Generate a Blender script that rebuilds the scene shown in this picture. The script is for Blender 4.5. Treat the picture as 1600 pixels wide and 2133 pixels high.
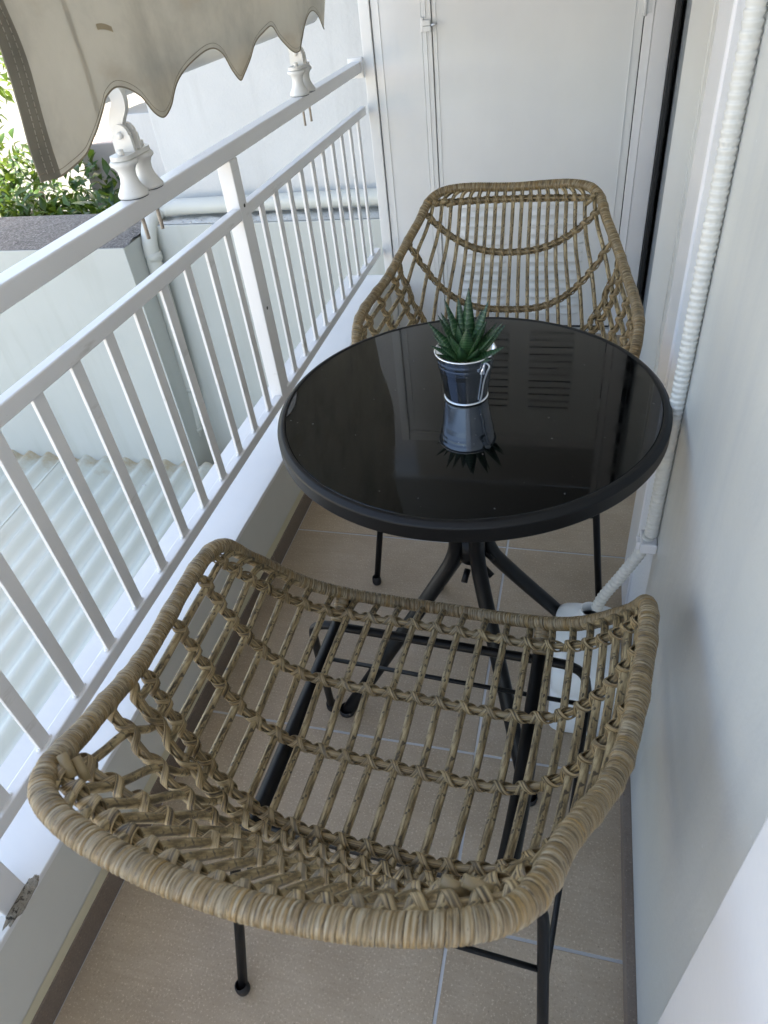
import bpy, bmesh, math, random
from mathutils import Vector, Matrix, noise
random.seed(7)
S = bpy.context.scene
for o in list(bpy.data.objects): bpy.data.objects.remove(o)
COL = S.collection
PI = math.pi
R = math.radians

# ------------------------------------------------------------------ camera
cd = bpy.data.cameras.new('camera'); cam = bpy.data.objects.new('camera', cd); COL.objects.link(cam)
cd.sensor_fit = 'HORIZONTAL'; cd.sensor_width = 36; cd.lens = 32.07
cd.clip_start = 0.02; cd.clip_end = 400
rt = Vector((0.96638096, 0.23585523, -0.10237264))
dn = Vector((0.07602033, -0.64246062, -0.7625387)); fw = Vector((-0.24561912, 0.72912048, -0.6387915))
m = Matrix(((rt.x, -dn.x, -fw.x, 0.149861), (rt.y, -dn.y, -fw.y, -0.921702), (rt.z, -dn.z, -fw.z, 1.27615), (0, 0, 0, 1)))
cam.matrix_world = m
cd.dof.use_dof = True; cd.dof.focus_distance = 1.35; cd.dof.aperture_fstop = 18.0
S.camera = cam
S.render.resolution_x = 768; S.render.resolution_y = 1024

# ------------------------------------------------------------------ sky, sun, exposure
SUN_EL, SUN_AZ = R(52), R(44)          # azimuth measured from +X towards +Y
w = bpy.data.worlds.new('World'); S.world = w; w.use_nodes = True
nt = w.node_tree; bg = nt.nodes['Background']; sky = nt.nodes.new('ShaderNodeTexSky')
sky.sky_type = 'NISHITA'; sky.sun_disc = False; sky.sun_elevation = SUN_EL
sky.sun_rotation = PI/2 - SUN_AZ
sky.dust_density = 2.5; sky.ozone_density = 0.6
nt.links.new(sky.outputs[0], bg.inputs[0]); bg.inputs[1].default_value = 0.15
sd = bpy.data.lights.new('sun', 'SUN'); sd.energy = 4.0; sd.angle = R(0.5); sd.color = (1, .95, .87)
so = bpy.data.objects.new('sun', sd); COL.objects.link(so)
sdir = Vector((math.cos(SUN_EL)*math.cos(SUN_AZ), math.cos(SUN_EL)*math.sin(SUN_AZ), math.sin(SUN_EL)))
so.rotation_euler = sdir.to_track_quat('Z', 'Y').to_euler(); so.location = sdir*20
S.view_settings.view_transform = 'Standard'; S.view_settings.look = 'None'
S.view_settings.exposure = 2.55; S.view_settings.gamma = 1
S.cycles.diffuse_bounces = 7; S.cycles.max_bounces = 12
S.view_settings.use_white_balance = True; S.view_settings.white_balance_temperature = 7600; S.view_settings.white_balance_tint = 12

# ------------------------------------------------------------------ materials
def mat(name, col, rough=.5, metal=0, spec=None):
    M = bpy.data.materials.new(name); M.use_nodes = True
    b = M.node_tree.nodes['Principled BSDF']
    b.inputs['Base Color'].default_value = (*col, 1); b.inputs['Roughness'].default_value = rough
    b.inputs['Metallic'].default_value = metal
    if spec is not None: b.inputs['Specular IOR Level'].default_value = spec
    return M
def N(M, t, **k):
    n = M.node_tree.nodes.new(t)
    for a, v in k.items(): setattr(n, a, v)
    return n
def L(M, a, b): M.node_tree.links.new(a, b)
def BS(M): return M.node_tree.nodes['Principled BSDF']
def ramp(M, stops, fac):
    r = N(M, 'ShaderNodeValToRGB'); e = r.color_ramp.elements
    while len(e) < len(stops): e.new(.5)
    for i, (p, c) in enumerate(stops):
        e[i].position = p; e[i].color = (*c, 1)
    L(M, fac, r.inputs[0]); return r.outputs[0]
def mapping(M, src, scale):
    tc = N(M, 'ShaderNodeTexCoord'); mp = N(M, 'ShaderNodeMapping'); mp.inputs['Scale'].default_value = scale
    L(M, tc.outputs[src], mp.inputs['Vector']); return mp.outputs[0]
def nz(M, vec, scale, detail=4, rough=.55):
    n = N(M, 'ShaderNodeTexNoise'); n.inputs['Scale'].default_value = scale; n.inputs['Detail'].default_value = detail
    n.inputs['Roughness'].default_value = rough
    L(M, vec, n.inputs['Vector']); return n.outputs['Fac']
def bump(M, h, strength, dist=.002):
    b = N(M, 'ShaderNodeBump'); b.inputs['Strength'].default_value = strength; b.inputs['Distance'].default_value = dist
    L(M, h, b.inputs['Height']); L(M, b.outputs[0], BS(M).inputs['Normal'])
def mixc(M, fac, a, b, mode='MIX'):
    n = N(M, 'ShaderNodeMix', data_type='RGBA', blend_type=mode)
    for s, v in ((n.inputs[0], fac), (n.inputs[6], a), (n.inputs[7], b)):
        if hasattr(v, 'is_linked'): L(M, v, s)
        elif isinstance(v, tuple): s.default_value = (*v, 1)
        else: s.default_value = v
    return n.outputs[2]

def painted(name, col, var=.06, rough=.4, bscale=60, bstr=.15, dirt=None, bdist=.001):
    """brushed-on paint: slow tone changes, faint brush relief, optional specks of wear"""
    M = mat(name, col, rough); v = mapping(M, 'Object', (1, 1, 1))
    lo = tuple(c*(1-var) for c in col); hi = tuple(min(1, c*(1+var*.6)) for c in col)
    c = ramp(M, [(.3, lo), (.7, hi)], nz(M, v, 3.5, 5))
    if dirt:
        s = ramp(M, [(dirt[1], (0, 0, 0)), (dirt[1]+.05, (1, 1, 1))], nz(M, v, dirt[2], 6, .65))
        c = mixc(M, s, c, dirt[0])
    L(M, c, BS(M).inputs['Base Color'])
    bump(M, nz(M, v, bscale, 5), bstr, bdist)
    return M

M_rail = painted('rail paint', (.74, .74, .74), .04, .33, 90, .25)
M_curbtop = painted('curb white paint', (.72, .72, .71), .05, .4, 40, .3, ((.32, .29, .24), .70, 14))
M_curbside = painted('curb cream paint', (.61, .605, .555), .05, .5, 70, .25)
M_curbband = painted('curb yellowed band', (.62, .565, .40), .1, .5, 70, .25)
M_rubble = painted('broken plaster', (.34, .30, .24), .5, .95, 160, 1, ((.05, .04, .03), .55, 90), .008)
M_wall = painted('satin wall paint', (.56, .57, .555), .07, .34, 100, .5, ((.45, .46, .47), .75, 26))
def streaks(M, sc, col, lo, hi, amt):
    b = BS(M).inputs['Base Color']; src = b.links[0].from_socket
    f = ramp(M, [(lo, (0, 0, 0)), (hi, (amt, amt, amt))], nz(M, mapping(M, 'Object', sc), 1, 5, .6)); L(M, mixc(M, f, src, col), b)
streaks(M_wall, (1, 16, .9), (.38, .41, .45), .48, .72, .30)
streaks(M_wall, (60, 60, 60), (.80, .82, .85), .70, .74, .5)
streaks(M_rail, (30, 7, 30), (.42, .40, .36), .62, .74, .55)
M_rough = painted('textured wall paint', (.74, .76, .80), .04, .55, 180, .9, None, .003)
M_gloss = painted('glossy white paint', (.74, .74, .76), .03, .25, 120, .12)
M_closet = painted('closet grey white paint', (.73, .735, .73), .05, .38, 25, .12)
M_alu = painted('powder coated frame', (.70, .71, .70), .02, .35, 20, .03)
M_alub = painted('grey channel', (.27, .30, .33), .03, .3, 20, .03)
M_ceil = painted('ceiling paint', (.42, .43, .43), .04, .6, 30, .1)
M_seal_gap = mat('seal rubber and gap black', (.012, .013, .015), .6)  # rubber of the door seal, also paints the shadowed gap black
M_hose = painted('ribbed hose plastic', (.64, .64, .61), .02, .4, 20, .03)
M_black = painted('black powder coat', (.0045, .0045, .005), .1, .42, 400, .25, None, .0004)
BS(M_black).inputs['Specular IOR Level'].default_value = .28
M_cap = mat('black rubber cap', (.014, .014, .015), .65)
M_steel = painted('dull zinc steel', (.55, .57, .60), .08, .35, 60, .1)
BS(M_steel).inputs['Metallic'].default_value = .6
M_bolt = mat('rusty threaded rod', (.36, .31, .26), .65, .3)
M_porc = painted('painted cast iron', (.68, .67, .64), .06, .45, 60, .35, ((.40, .37, .33), .70, 60))
M_stonewall = painted('pale rendered wall', (.44, .455, .43), .04, .8, 90, .3)
M_render = painted('white rendered wall', (.56, .565, .56), .05, .8, 70, .45, None, .004)
M_pink = painted('beige rendered wall', (.34, .295, .265), .06, .8, 60, .3)
streaks(M_rail, (70, 70, 70), (.24, .17, .11), .73, .76, .7)
streaks(M_closet, (3, 1, .9), (.58, .60, .66), .45, .80, .35)
streaks(M_render, (9, 9, .8), (.40, .40, .39), .55, .78, .45); streaks(M_stonewall, (7, 7, .7), (.33, .33, .29), .52, .76, .5)
M_far = painted('sunlit plaster', (.78, .75, .68), .05, .8, 30, .2)
M_pvc = painted('drain pipe plastic', (.52, .53, .49), .04, .45, 20, .05)
M_dark = mat('dark opening', (.015, .015, .016), .7)
M_brown = mat('brown shutter wood', (.20, .13, .08), .6)
M_ground = painted('sunlit yard paving', (.48, .45, .40), .15, .9, 8, .3)

def m_coping():
    M = mat('pebbled coping', (.3, .3, .3), .9); v = mapping(M, 'Object', (1, 1, 1))
    c = ramp(M, [(.32, (.045, .043, .038)), (.5, (.12, .115, .105)), (.68, (.30, .285, .26))], nz(M, v, 80, 6, .75))
    L(M, c, BS(M).inputs['Base Color']); bump(M, nz(M, v, 70, 4), 1, .01); return M
M_coping = m_coping()

def m_tile(name, c0, c1, c2):
    M = mat(name, c1, .55); v = mapping(M, 'Object', (1, 1, 1))
    a = ramp(M, [(.3, c0), (.5, c1), (.72, c2)], nz(M, v, 5, 8, .62))
    f = nz(M, v, 260, 3, .65)
    a = mixc(M, ramp(M, [(.30, (.75, .75, .75)), (.40, (0, 0, 0))], f), a, tuple(c*.55 for c in c0))
    a = mixc(M, ramp(M, [(.57, (0, 0, 0)), (.68, (.8, .8, .8))], f), a, tuple(min(1, c*1.45) for c in c2))
    v2 = mapping(M, 'Object', (3, 40, 1))
    a = mixc(M, ramp(M, [(.45, (0, 0, 0)), (.7, (.35, .35, .35))], nz(M, v2, 3, 4)), a, c0)
    ge = N(M, 'ShaderNodeNewGeometry'); a = mixc(M, 1.0, a, ramp(M, [(0, (.90, .90, .91)), (1, (1, 1, 1))], ge.outputs['Random Per Island']), 'MULTIPLY')
    dz = nz(M, v, 2.3, 7, .7); a = mixc(M, ramp(M, [(.50, (0, 0, 0)), (.75, (.30, .30, .30))], dz), a, (.26, .225, .19))
    L(M, a, BS(M).inputs['Base Color']); bump(M, f, .3, .0008); return M
M_tile = m_tile('beige stoneware tile', (.35, .265, .178), (.42, .325, .225), (.49, .388, .278))
M_skirt = m_tile('brown skirting tile', (.150, .112, .085), (.185, .14, .108), (.21, .165, .13))
M_grout = painted('pale grout', (.52, .52, .52), .3, .85, 200, .6)

# woven rattan: u counts wraps (or metres*100), v goes round the tube
def m_wrap():
    M = mat('wrapped rattan ribbon', (.4, .3, .2), .42)
    uv = N(M, 'ShaderNodeUVMap'); uv.uv_map = 'uv'; sp = N(M, 'ShaderNodeSeparateXYZ'); L(M, uv.outputs[0], sp.inputs[0])
    fl = N(M, 'ShaderNodeMath', operation='FLOOR'); L(M, sp.outputs[0], fl.inputs[0])
    wn = N(M, 'ShaderNodeTexWhiteNoise', noise_dimensions='1D'); L(M, fl.outputs[0], wn.inputs['W'])
    base = ramp(M, [(0, (.185, .121, .052)), (.35, (.255, .170, .074)), (.6, (.235, .172, .092)), (.8, (.285, .180, .066)), (1, (.205, .160, .100))], wn.outputs['Value'])
    mp = N(M, 'ShaderNodeMapping'); mp.inputs['Scale'].default_value = (7, 1.6, 1); L(M, uv.outputs[0], mp.inputs[0])
    s = nz(M, mp.outputs[0], 1, 5, .65)
    c = mixc(M, ramp(M, [(.38, (.9, .9, .9)), (.54, (0, 0, 0))], s), base, (.045, .029, .013))
    mp2 = N(M, 'ShaderNodeMapping'); mp2.inputs['Scale'].default_value = (3.2, 1.6, 1); mp2.inputs['Location'].default_value = (7, 3, 0); L(M, uv.outputs[0], mp2.inputs[0])
    s2 = nz(M, mp2.outputs[0], 1, 4, .6)
    c = mixc(M, ramp(M, [(.48, (0, 0, 0)), (.64, (.85, .85, .85))], s2), c, (.37, .305, .205))
    mp3 = N(M, 'ShaderNodeMapping'); mp3.inputs['Scale'].default_value = (3, 5, 1); L(M, uv.outputs[0], mp3.inputs[0])
    s3 = nz(M, mp3.outputs[0], 1.3, 2, .5)
    c = mixc(M, ramp(M, [(.64, (0, 0, 0)), (.70, (.85, .85, .85))], s3), c, (.075, .055, .035))
    L(M, c, BS(M).inputs['Base Color']); bump(M, s, .35, .0008); return M
M_wrap = m_wrap()
def m_rod():
    M = mat('rattan rod', (.3, .25, .15), .45)
    uv = N(M, 'ShaderNodeUVMap'); uv.uv_map = 'uv'
    def q(sc, loc, d=4, r=.6):
        mp = N(M, 'ShaderNodeMapping'); mp.inputs['Scale'].default_value = sc; mp.inputs['Location'].default_value = loc
        L(M, uv.outputs[0], mp.inputs[0]); return nz(M, mp.outputs[0], 1, d, r)
    s = q((.22, 5, 1), (0, 0, 0), 6)
    c = ramp(M, [(.38, (.058, .039, .017)), (.49, (.245, .180, .092)), (.62, (.47, .370, .215))], s)
    f = q((1.1, 3.6, 1), (3, 9, 0), 3, .55)
    c = mixc(M, ramp(M, [(.56, (0, 0, 0)), (.62, (.95, .95, .95))], f), c, (.06, .045, .028))
    L(M, c, BS(M).inputs['Base Color']); bump(M, s, .4, .0008); return M
M_rod = m_rod()
def m_ribbon():
    M = mat('rattan weave ribbon', (.3, .25, .15), .42)
    uv = N(M, 'ShaderNodeUVMap'); uv.uv_map = 'uv'
    def q(sc, loc, d=4, r=.6):
        mp = N(M, 'ShaderNodeMapping'); mp.inputs['Scale'].default_value = sc; mp.inputs['Location'].default_value = loc
        L(M, uv.outputs[0], mp.inputs[0]); return nz(M, mp.outputs[0], 1, d, r)
    s = q((.10, 11, 1), (0, 0, 0), 4)
    c = ramp(M, [(.38, (.030, .018, .007)), (.48, (.205, .136, .058)), (.60, (.45, .335, .175))], s)
    g = q((.10, .9, 1), (5, 1, 0), 3)
    c = mixc(M, ramp(M, [(.4, (0, 0, 0)), (.7, (.6, .6, .6))], g), c, (.24, .195, .13))
    f = q((.5, 5, 1), (3, 9, 0), 3, .55)
    c = mixc(M, ramp(M, [(.62, (0, 0, 0)), (.68, (.8, .8, .8))], f), c, (.07, .05, .032))
    L(M, c, BS(M).inputs['Base Color']); bump(M, s, .7, .001); return M
M_ribbon = m_ribbon()

def m_glass_top():
    M = mat('black glass', (.0012, .0013, .0015), .03); BS(M).inputs['IOR'].default_value = 1.45; BS(M).inputs['Specular Tint'].default_value = (.80, .90, 1.0, 1)
    v = mapping(M, 'Object', (1, 1, 1))
    c = ramp(M, [(.745, (.0012, .0013, .0015)), (.77, (.14, .14, .14))], nz(M, v, 130, 2, .4))
    L(M, c, BS(M).inputs['Base Color']); rr = ramp(M, [(.45, (.015, .015, .015)), (.75, (.11, .11, .11))], nz(M, mapping(M, 'Object', (1, 2.2, 1)), 9, 6, .65)); L(M, rr, BS(M).inputs['Roughness'])
    bump(M, nz(M, v, 7, 2), .03, .002); return M
M_glass = m_glass_top()
def m_bucket():
    M = mat('galvanised tin', (.66, .69, .73), .15, 1.0); v = mapping(M, 'Object', (1, 1, .25))
    L(M, ramp(M, [(.3, (.74, .81, .92)), (.7, (.86, .92, 1.0))], nz(M, v, 90, 5)), BS(M).inputs['Base Color'])
    bump(M, nz(M, v, 120, 4), .12, .0008); return M
M_tin = m_bucket(); M_bead = mat('tin bead', (.72, .74, .77), .22, .9)
def m_leafplant():
    M = mat('banded succulent leaf', (.03, .09, .035), .38)
    uv = N(M, 'ShaderNodeUVMap'); uv.uv_map = 'uv'; sp = N(M, 'ShaderNodeSeparateXYZ'); L(M, uv.outputs[0], sp.inputs[0])
    wv = N(M, 'ShaderNodeTexWave', wave_type='BANDS', bands_direction='X'); wv.inputs['Scale'].default_value = 4.2; wv.inputs['Distortion'].default_value = 1.6; wv.inputs['Detail'].default_value = 2
    L(M, uv.outputs[0], wv.inputs[0])
    base = ramp(M, [(0, (.065, .16, .025)), (.3, (.020, .075, .022)), (1, (.008, .034, .021))], sp.outputs[0])
    c = mixc(M, ramp(M, [(.80, (0, 0, 0)), (.95, (.20, .20, .20))], wv.outputs['Fac']), base, (.30, .42, .24))
    L(M, c, BS(M).inputs['Base Color']); bump(M, wv.outputs['Fac'], .3, .001); return M
M_succ = m_leafplant()
M_soil = painted('dark potting soil', (.045, .026, .018), .5, .95, 300, 1, ((.16, .11, .07), .66, 160), .004)
def m_jug():
    M = mat('milky plastic', (.80, .83, .85), .35); b = BS(M)
    b.inputs['Subsurface Weight'].default_value = .35; b.inputs['Subsurface Radius'].default_value = (.02, .02, .02); b.inputs['Subsurface Scale'].default_value = .5
    return M
M_jug = m_jug()
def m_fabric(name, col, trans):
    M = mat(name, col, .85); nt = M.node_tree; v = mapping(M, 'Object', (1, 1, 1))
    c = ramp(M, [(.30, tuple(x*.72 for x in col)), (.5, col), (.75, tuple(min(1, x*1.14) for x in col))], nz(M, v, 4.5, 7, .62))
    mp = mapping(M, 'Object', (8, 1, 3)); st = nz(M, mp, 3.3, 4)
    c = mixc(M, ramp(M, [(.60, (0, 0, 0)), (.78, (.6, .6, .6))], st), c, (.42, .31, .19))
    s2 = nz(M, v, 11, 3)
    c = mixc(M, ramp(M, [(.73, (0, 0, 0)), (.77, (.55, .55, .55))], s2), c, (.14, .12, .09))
    L(M, c, BS(M).inputs['Base Color'])
    tr = N(M, 'ShaderNodeBsdfTranslucent'); L(M, c, tr.inputs[0]); mx = N(M, 'ShaderNodeMixShader'); mx.inputs[0].default_value = trans
    L(M, BS(M).outputs[0], mx.inputs[1]); L(M, tr.outputs[0], mx.inputs[2]); L(M, mx.outputs[0], nt.nodes['Material Output'].inputs[0])
    wv = nz(M, mapping(M, 'Object', (1, 1, 1)), 500, 2); bump(M, wv, .25, .0006); return M
M_fab = m_fabric('weathered awning canvas', (.60, .55, .455), .12)
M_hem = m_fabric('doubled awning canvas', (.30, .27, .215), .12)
M_bind = mat('brown edge binding', (.27, .23, .165), .85)
def m_foliage(name, cols, tr=.35):
    M = mat(name, cols[1], .38); oi = N(M, 'ShaderNodeUVMap'); oi.uv_map = 'uv'
    sp = N(M, 'ShaderNodeSeparateXYZ'); L(M, oi.outputs[0], sp.inputs[0])
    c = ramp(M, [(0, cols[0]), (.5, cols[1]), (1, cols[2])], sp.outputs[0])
    L(M, c, BS(M).inputs['Base Color']); t = N(M, 'ShaderNodeBsdfTranslucent'); L(M, mixc(M, .5, c, (.25, .38, .04)), t.inputs[0])
    mx = N(M, 'ShaderNodeMixShader'); mx.inputs[0].default_value = tr
    L(M, BS(M).outputs[0], mx.inputs[1]); L(M, t.outputs[0], mx.inputs[2]); L(M, mx.outputs[0], M.node_tree.nodes['Material Output'].inputs[0]); return M
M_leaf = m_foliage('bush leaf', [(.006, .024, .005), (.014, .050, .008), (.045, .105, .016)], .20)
M_leaf2 = m_foliage('tree leaf', [(.02, .055, .008), (.045, .10, .012), (.09, .16, .02)], .35)
M_bark = painted('bark', (.13, .10, .07), .3, .9, 60, .8)
def m_roof():
    M = mat('pale painted sheet', (.45, .51, .49), .5); v = mapping(M, 'Object', (1, 1, 1))
    c = ramp(M, [(.3, (.45, .49, .445)), (.7, (.52, .545, .49))], nz(M, v, 2.2, 5))
    c = mixc(M, ramp(M, [(.68, (0, 0, 0)), (.78, (.5, .5, .5))], nz(M, v, 9, 6, .7)), c, (.36, .31, .22))
    L(M, c, BS(M).inputs['Base Color']); return M
M_roof = m_roof()
streaks(M_roof, (14, .7, 1), (.36, .33, .26), .52, .72, .45)
def wall_stain(M):
    b = BS(M).inputs['Base Color']; src = b.links[0].from_socket; v = mapping(M, 'Object', (1, 1, 1)); sp = N(M, 'ShaderNodeSeparateXYZ'); L(M, v, sp.inputs[0])
    ad = N(M, 'ShaderNodeMath', operation='MULTIPLY_ADD'); L(M, nz(M, v, 9, 5, .7), ad.inputs[0]); ad.inputs[1].default_value = .5; L(M, sp.outputs[1], ad.inputs[2])
    L(M, mixc(M, ramp(M, [(.0, (0, 0, 0)), (1, (.8, .8, .8))], (lambda q: (L(M, ad.outputs[0], q.inputs[0]), q.outputs[0])[1])(rng(M, 2.12, 2.28))), src, (.36, .27, .15)), b)
def rng(M, a, b_):
    q = N(M, 'ShaderNodeMapRange'); q.inputs[1].default_value = a; q.inputs[2].default_value = b_; return q
wall_stain(M_roof)

# ------------------------------------------------------------------ mesh helpers
class MB:
    def __init__(s): s.v = []; s.f = []; s.uv = []; s.smooth = []
    def add(s, vs, fs, uvs=None, smooth=True):
        o = len(s.v); s.v += [tuple(x) for x in vs]
        for i, f in enumerate(fs):
            s.f.append(tuple(o+k for k in f)); s.uv.append(uvs[i] if uvs else [(0, 0)]*len(f)); s.smooth.append(smooth)
        return s
    def box(s, x0, x1, y0, y1, z0, z1, b=.0015):
        bm = bmesh.new(); bmesh.ops.create_cube(bm, size=1)
        for v in bm.verts: v.co = ((x0+x1)/2+v.co.x*(x1-x0), (y0+y1)/2+v.co.y*(y1-y0), (z0+z1)/2+v.co.z*(z1-z0))
        if b: bmesh.ops.bevel(bm, geom=bm.edges[:], offset=min(b, .45*min(abs(x1-x0), abs(y1-y0), abs(z1-z0))), segments=2, affect='EDGES', profile=.5)
        return s.bm(bm, False)
    def bm(s, bm, smooth=True):
        bm.verts.index_update(); vs = [v.co[:] for v in bm.verts]; fs = [[v.index for v in f.verts] for f in bm.faces]; bm.free()
        return s.add(vs, fs, None, smooth)
    def tube(s, pts, r, seg=12, closed=False, cap=True, uscale=100., vscale=1., flat=None, shear=0.):
        """r: number or list; flat: list of normals -> elliptical ribbon r=(half width, half thickness)"""
        P = [Vector(p) for p in pts]; n = len(P)
        T = []
        for i in range(n):
            a = P[i-1] if (i > 0 or closed) else P[i]; b = P[(i+1) % n] if (i < n-1 or closed) else P[i]
            t = (b-a); T.append(t.normalized() if t.length > 1e-9 else Vector((0, 0, 1)))
        up = Vector((0, 0, 1)) if abs(T[0].z) < .9 else Vector((1, 0, 0))
        nn = (up - T[0]*up.dot(T[0])).normalized(); NN = [nn]
        for i in range(1, n):
            nn = NN[-1] - T[i]*NN[-1].dot(T[i]); nn = nn.normalized() if nn.length > 1e-6 else NN[-1]; NN.append(nn)
        if flat: NN = [(Vector(f)-T[i]*Vector(f).dot(T[i])).normalized() for i, f in enumerate(flat)]
        Ls = [0.]
        for i in range(1, n): Ls.append(Ls[-1]+(P[i]-P[i-1]).length)
        if closed: Ls.append(Ls[-1]+(P[0]-P[-1]).length)
        vs = []
        for i in range(n):
            B = T[i].cross(NN[i])
            for k in range(seg):
                a = 2*PI*k/seg
                if flat: rb, rn = r; c = B*math.cos(a)*rb + NN[i]*math.sin(a)*rn
                else:
                    rr = r[i] if isinstance(r, (list, tuple)) else r; c = (NN[i]*math.cos(a)+B*math.sin(a))*rr
                sh = T[i]*(shear*(k/seg if k <= seg/2 else 1-k/seg)*2) if shear else Vector()
                vs.append(P[i]+c+sh)
        fs = []; uv = []
        m_ = n if closed else n-1
        U = uscale if isinstance(uscale, list) else [l*uscale for l in Ls]
        for i in range(m_):
            j = (i+1) % n
            for k in range(seg):
                q = (k+1) % seg
                fs.append((i*seg+k, i*seg+q, j*seg+q, j*seg+k))
                uv.append([(U[i], k/seg*vscale), (U[i], (k+1)/seg*vscale), (U[i+1], (k+1)/seg*vscale), (U[i+1], k/seg*vscale)])
        if cap and not closed:
            fs.append(tuple(reversed(range(seg)))); uv.append([(0, 0)]*seg)
            fs.append(tuple((n-1)*seg+k for k in range(seg))); uv.append([(0, 0)]*seg)
        return s.add(vs, fs, uv)
    def lathe(s, prof, c=(0, 0, 0), seg=48, cap=False):
        vs = []; fs = []; n = len(prof)
        for i, (r, z) in enumerate(prof):
            for k in range(seg):
                a = 2*PI*k/seg; vs.append((c[0]+r*math.cos(a), c[1]+r*math.sin(a), c[2]+z))
        for i in range(n-1):
            for k in range(seg):
                q = (k+1) % seg; fs.append((i*seg+k, i*seg+q, (i+1)*seg+q, (i+1)*seg+k))
        if cap:
            fs.append(tuple(reversed(range(seg)))); fs.append(tuple((n-1)*seg+k for k in range(seg)))
        return s.add(vs, fs)
    def flat(s):
        s.smooth = [False]*len(s.smooth); return s
    def prism(s, poly, axis, a, b):
        """polygon of 2-D points extruded along an axis from a to b"""
        def p(u, v, t): return {'x': (t, u, v), 'y': (u, t, v), 'z': (u, v, t)}[axis]
        n = len(poly); vs = [p(u, v, a) for u, v in poly]+[p(u, v, b) for u, v in poly]
        fs = [tuple(range(n))[::-1], tuple(range(n, 2*n))]+[(i, (i+1) % n, n+(i+1) % n, n+i) for i in range(n)]
        return s.add(vs, fs, None, False)
    def build(s, name, mat, parent=None, **props):
        me = bpy.data.meshes.new(name); me.from_pydata(s.v, [], s.f); me.materials.append(mat)
        uvl = me.uv_layers.new(name='uv'); i = 0; flat = []
        for u in s.uv:
            for q in u: flat += [q[0], q[1]]
        uvl.data.foreach_set('uv', flat)
        me.polygons.foreach_set('use_smooth', s.smooth)
        bm = bmesh.new(); bm.from_mesh(me); bmesh.ops.recalc_face_normals(bm, faces=bm.faces[:]); bm.to_mesh(me); bm.free()
        me.update()
        o = bpy.data.objects.new(name, me); COL.objects.link(o)
        if parent: o.parent = parent; o.location = -parent.location if not parent.parent else -parent.parent.location*0
        for k, v in props.items(): o[k] = v
        return o
def thing(name, label, cat, loc=(0, 0, 0), group=None):
    o = bpy.data.objects.new(name, None); COL.objects.link(o); o.location = loc; o.empty_display_size = .05
    o['label'] = label; o['category'] = cat
    if group: o['group'] = group
    return o
def solo(o, label, cat, group=None):
    o['label'] = label; o['category'] = cat
    if group: o['group'] = group
    return o
def copy_tree(o, parent=None):
    c = o.copy(); COL.objects.link(c)
    if parent: c.parent = parent
    for ch in list(o.children): copy_tree(ch, c)
    return c
def cr(pts, n):
    """Catmull-Rom through points"""
    P = [Vector(p) for p in pts]; P = [P[0]*2-P[1]]+P+[P[-1]*2-P[-2]]; out = []
    for i in range(1, len(P)-2):
        for k in range(n):
            t = k/n; a, b, c, d = P[i-1:i+3]
            out.append(.5*((2*b)+(c-a)*t+(2*a-5*b+4*c-d)*t*t+(3*b-a-3*c+d)*t**3))
    return out+[P[-2]]

# ------------------------------------------------------------------ balcony shell
fl = MB(); XJ = .026; g = .0027
def tile(x0, x1, y0, y1): fl.box(x0+g, x1-g, y0+g, y1-g, -.012, 0, .0012)
for x0, x1, ys in ((-.574, XJ, (-3.25, -2.64, -2.025, -1.411, -.797, -.183, .431, 1.045, 1.70)),
                   (XJ, .42, (-3.25, -2.64, -2.025, -1.411, -.955, -.50, -.183, .431, 1.045, 1.70))):
    for a, b in zip(ys[:-1], ys[1:]): tile(x0, x1, a, b)
fl.build('floor', M_tile, None, kind='structure')
gr = MB(); gr.box(-.60, .46, -3.3, 1.72, -.16, -.0018, 0); gr.build('floor_bed', M_grout, None, kind='structure')

curb = thing('curb', 'low white topped parapet kerb along the open side of the balcony', 'parapet')
MB().box(-.76, -.578, -3.3, 1.72, -.16, .227, .004).build('body', M_curbside, curb)
c = MB()
n = 120; vs = []; fs = []
for i in range(n+1):                      # white painted top with a slightly uneven arris
    y = -3.3+5.02*i/n; e = .0016*noise.noise((y*9, 0, 0))
    vs += [(-.762, y, .228), (-.762, y, .2365), (-.5755+e, y, .2365), (-.5742+e*1.6, y, .2345), (-.5742+e*1.6, y, .226)]
for i in range(n):
    for k in range(4): fs.append((i*5+k, i*5+k+1, i*5+k+6, i*5+k+5))
c.add(vs, fs, None, False).build('painted_top', M_curbtop, curb)
b = MB(); vs = []; fs = []
for i in range(n+1):
    y = -3.3+5.02*i/n; e = .004*noise.noise((y*3, 5, 0))+.002*noise.noise((y*17, 2, 0))
    vs += [(-.5768, y, .05), (-.5768, y, .080+e)]
for i in range(n): fs.append((2*i, 2*i+1, 2*i+3, 2*i+2))
b.add(vs, fs, None, False).build('yellowed_band', M_curbband, curb)
sk = MB()
for i in range(9):
    y0 = -3.25+i*.614-.17; sk.box(-.5785, -.5735+.0006*(i % 2), y0+.001, min(y0+.612, 1.70), -.004, .055, .001)
sk.build('skirting_tile', M_skirt, curb)
# broken plaster where the near post enters the kerb
bm = bmesh.new(); bmesh.ops.create_icosphere(bm, subdivisions=4, radius=1)
for v in bm.verts:
    k = 1+.35*noise.noise(v.co*2.3)+.2*noise.noise(v.co*6)
    v.co = Vector((-.580+v.co.x*k*.011, -.676+v.co.y*k*.036, .2365+v.co.z*k*.0030))
MB().bm(bm).build('broken_plaster', M_rubble, curb)

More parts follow.
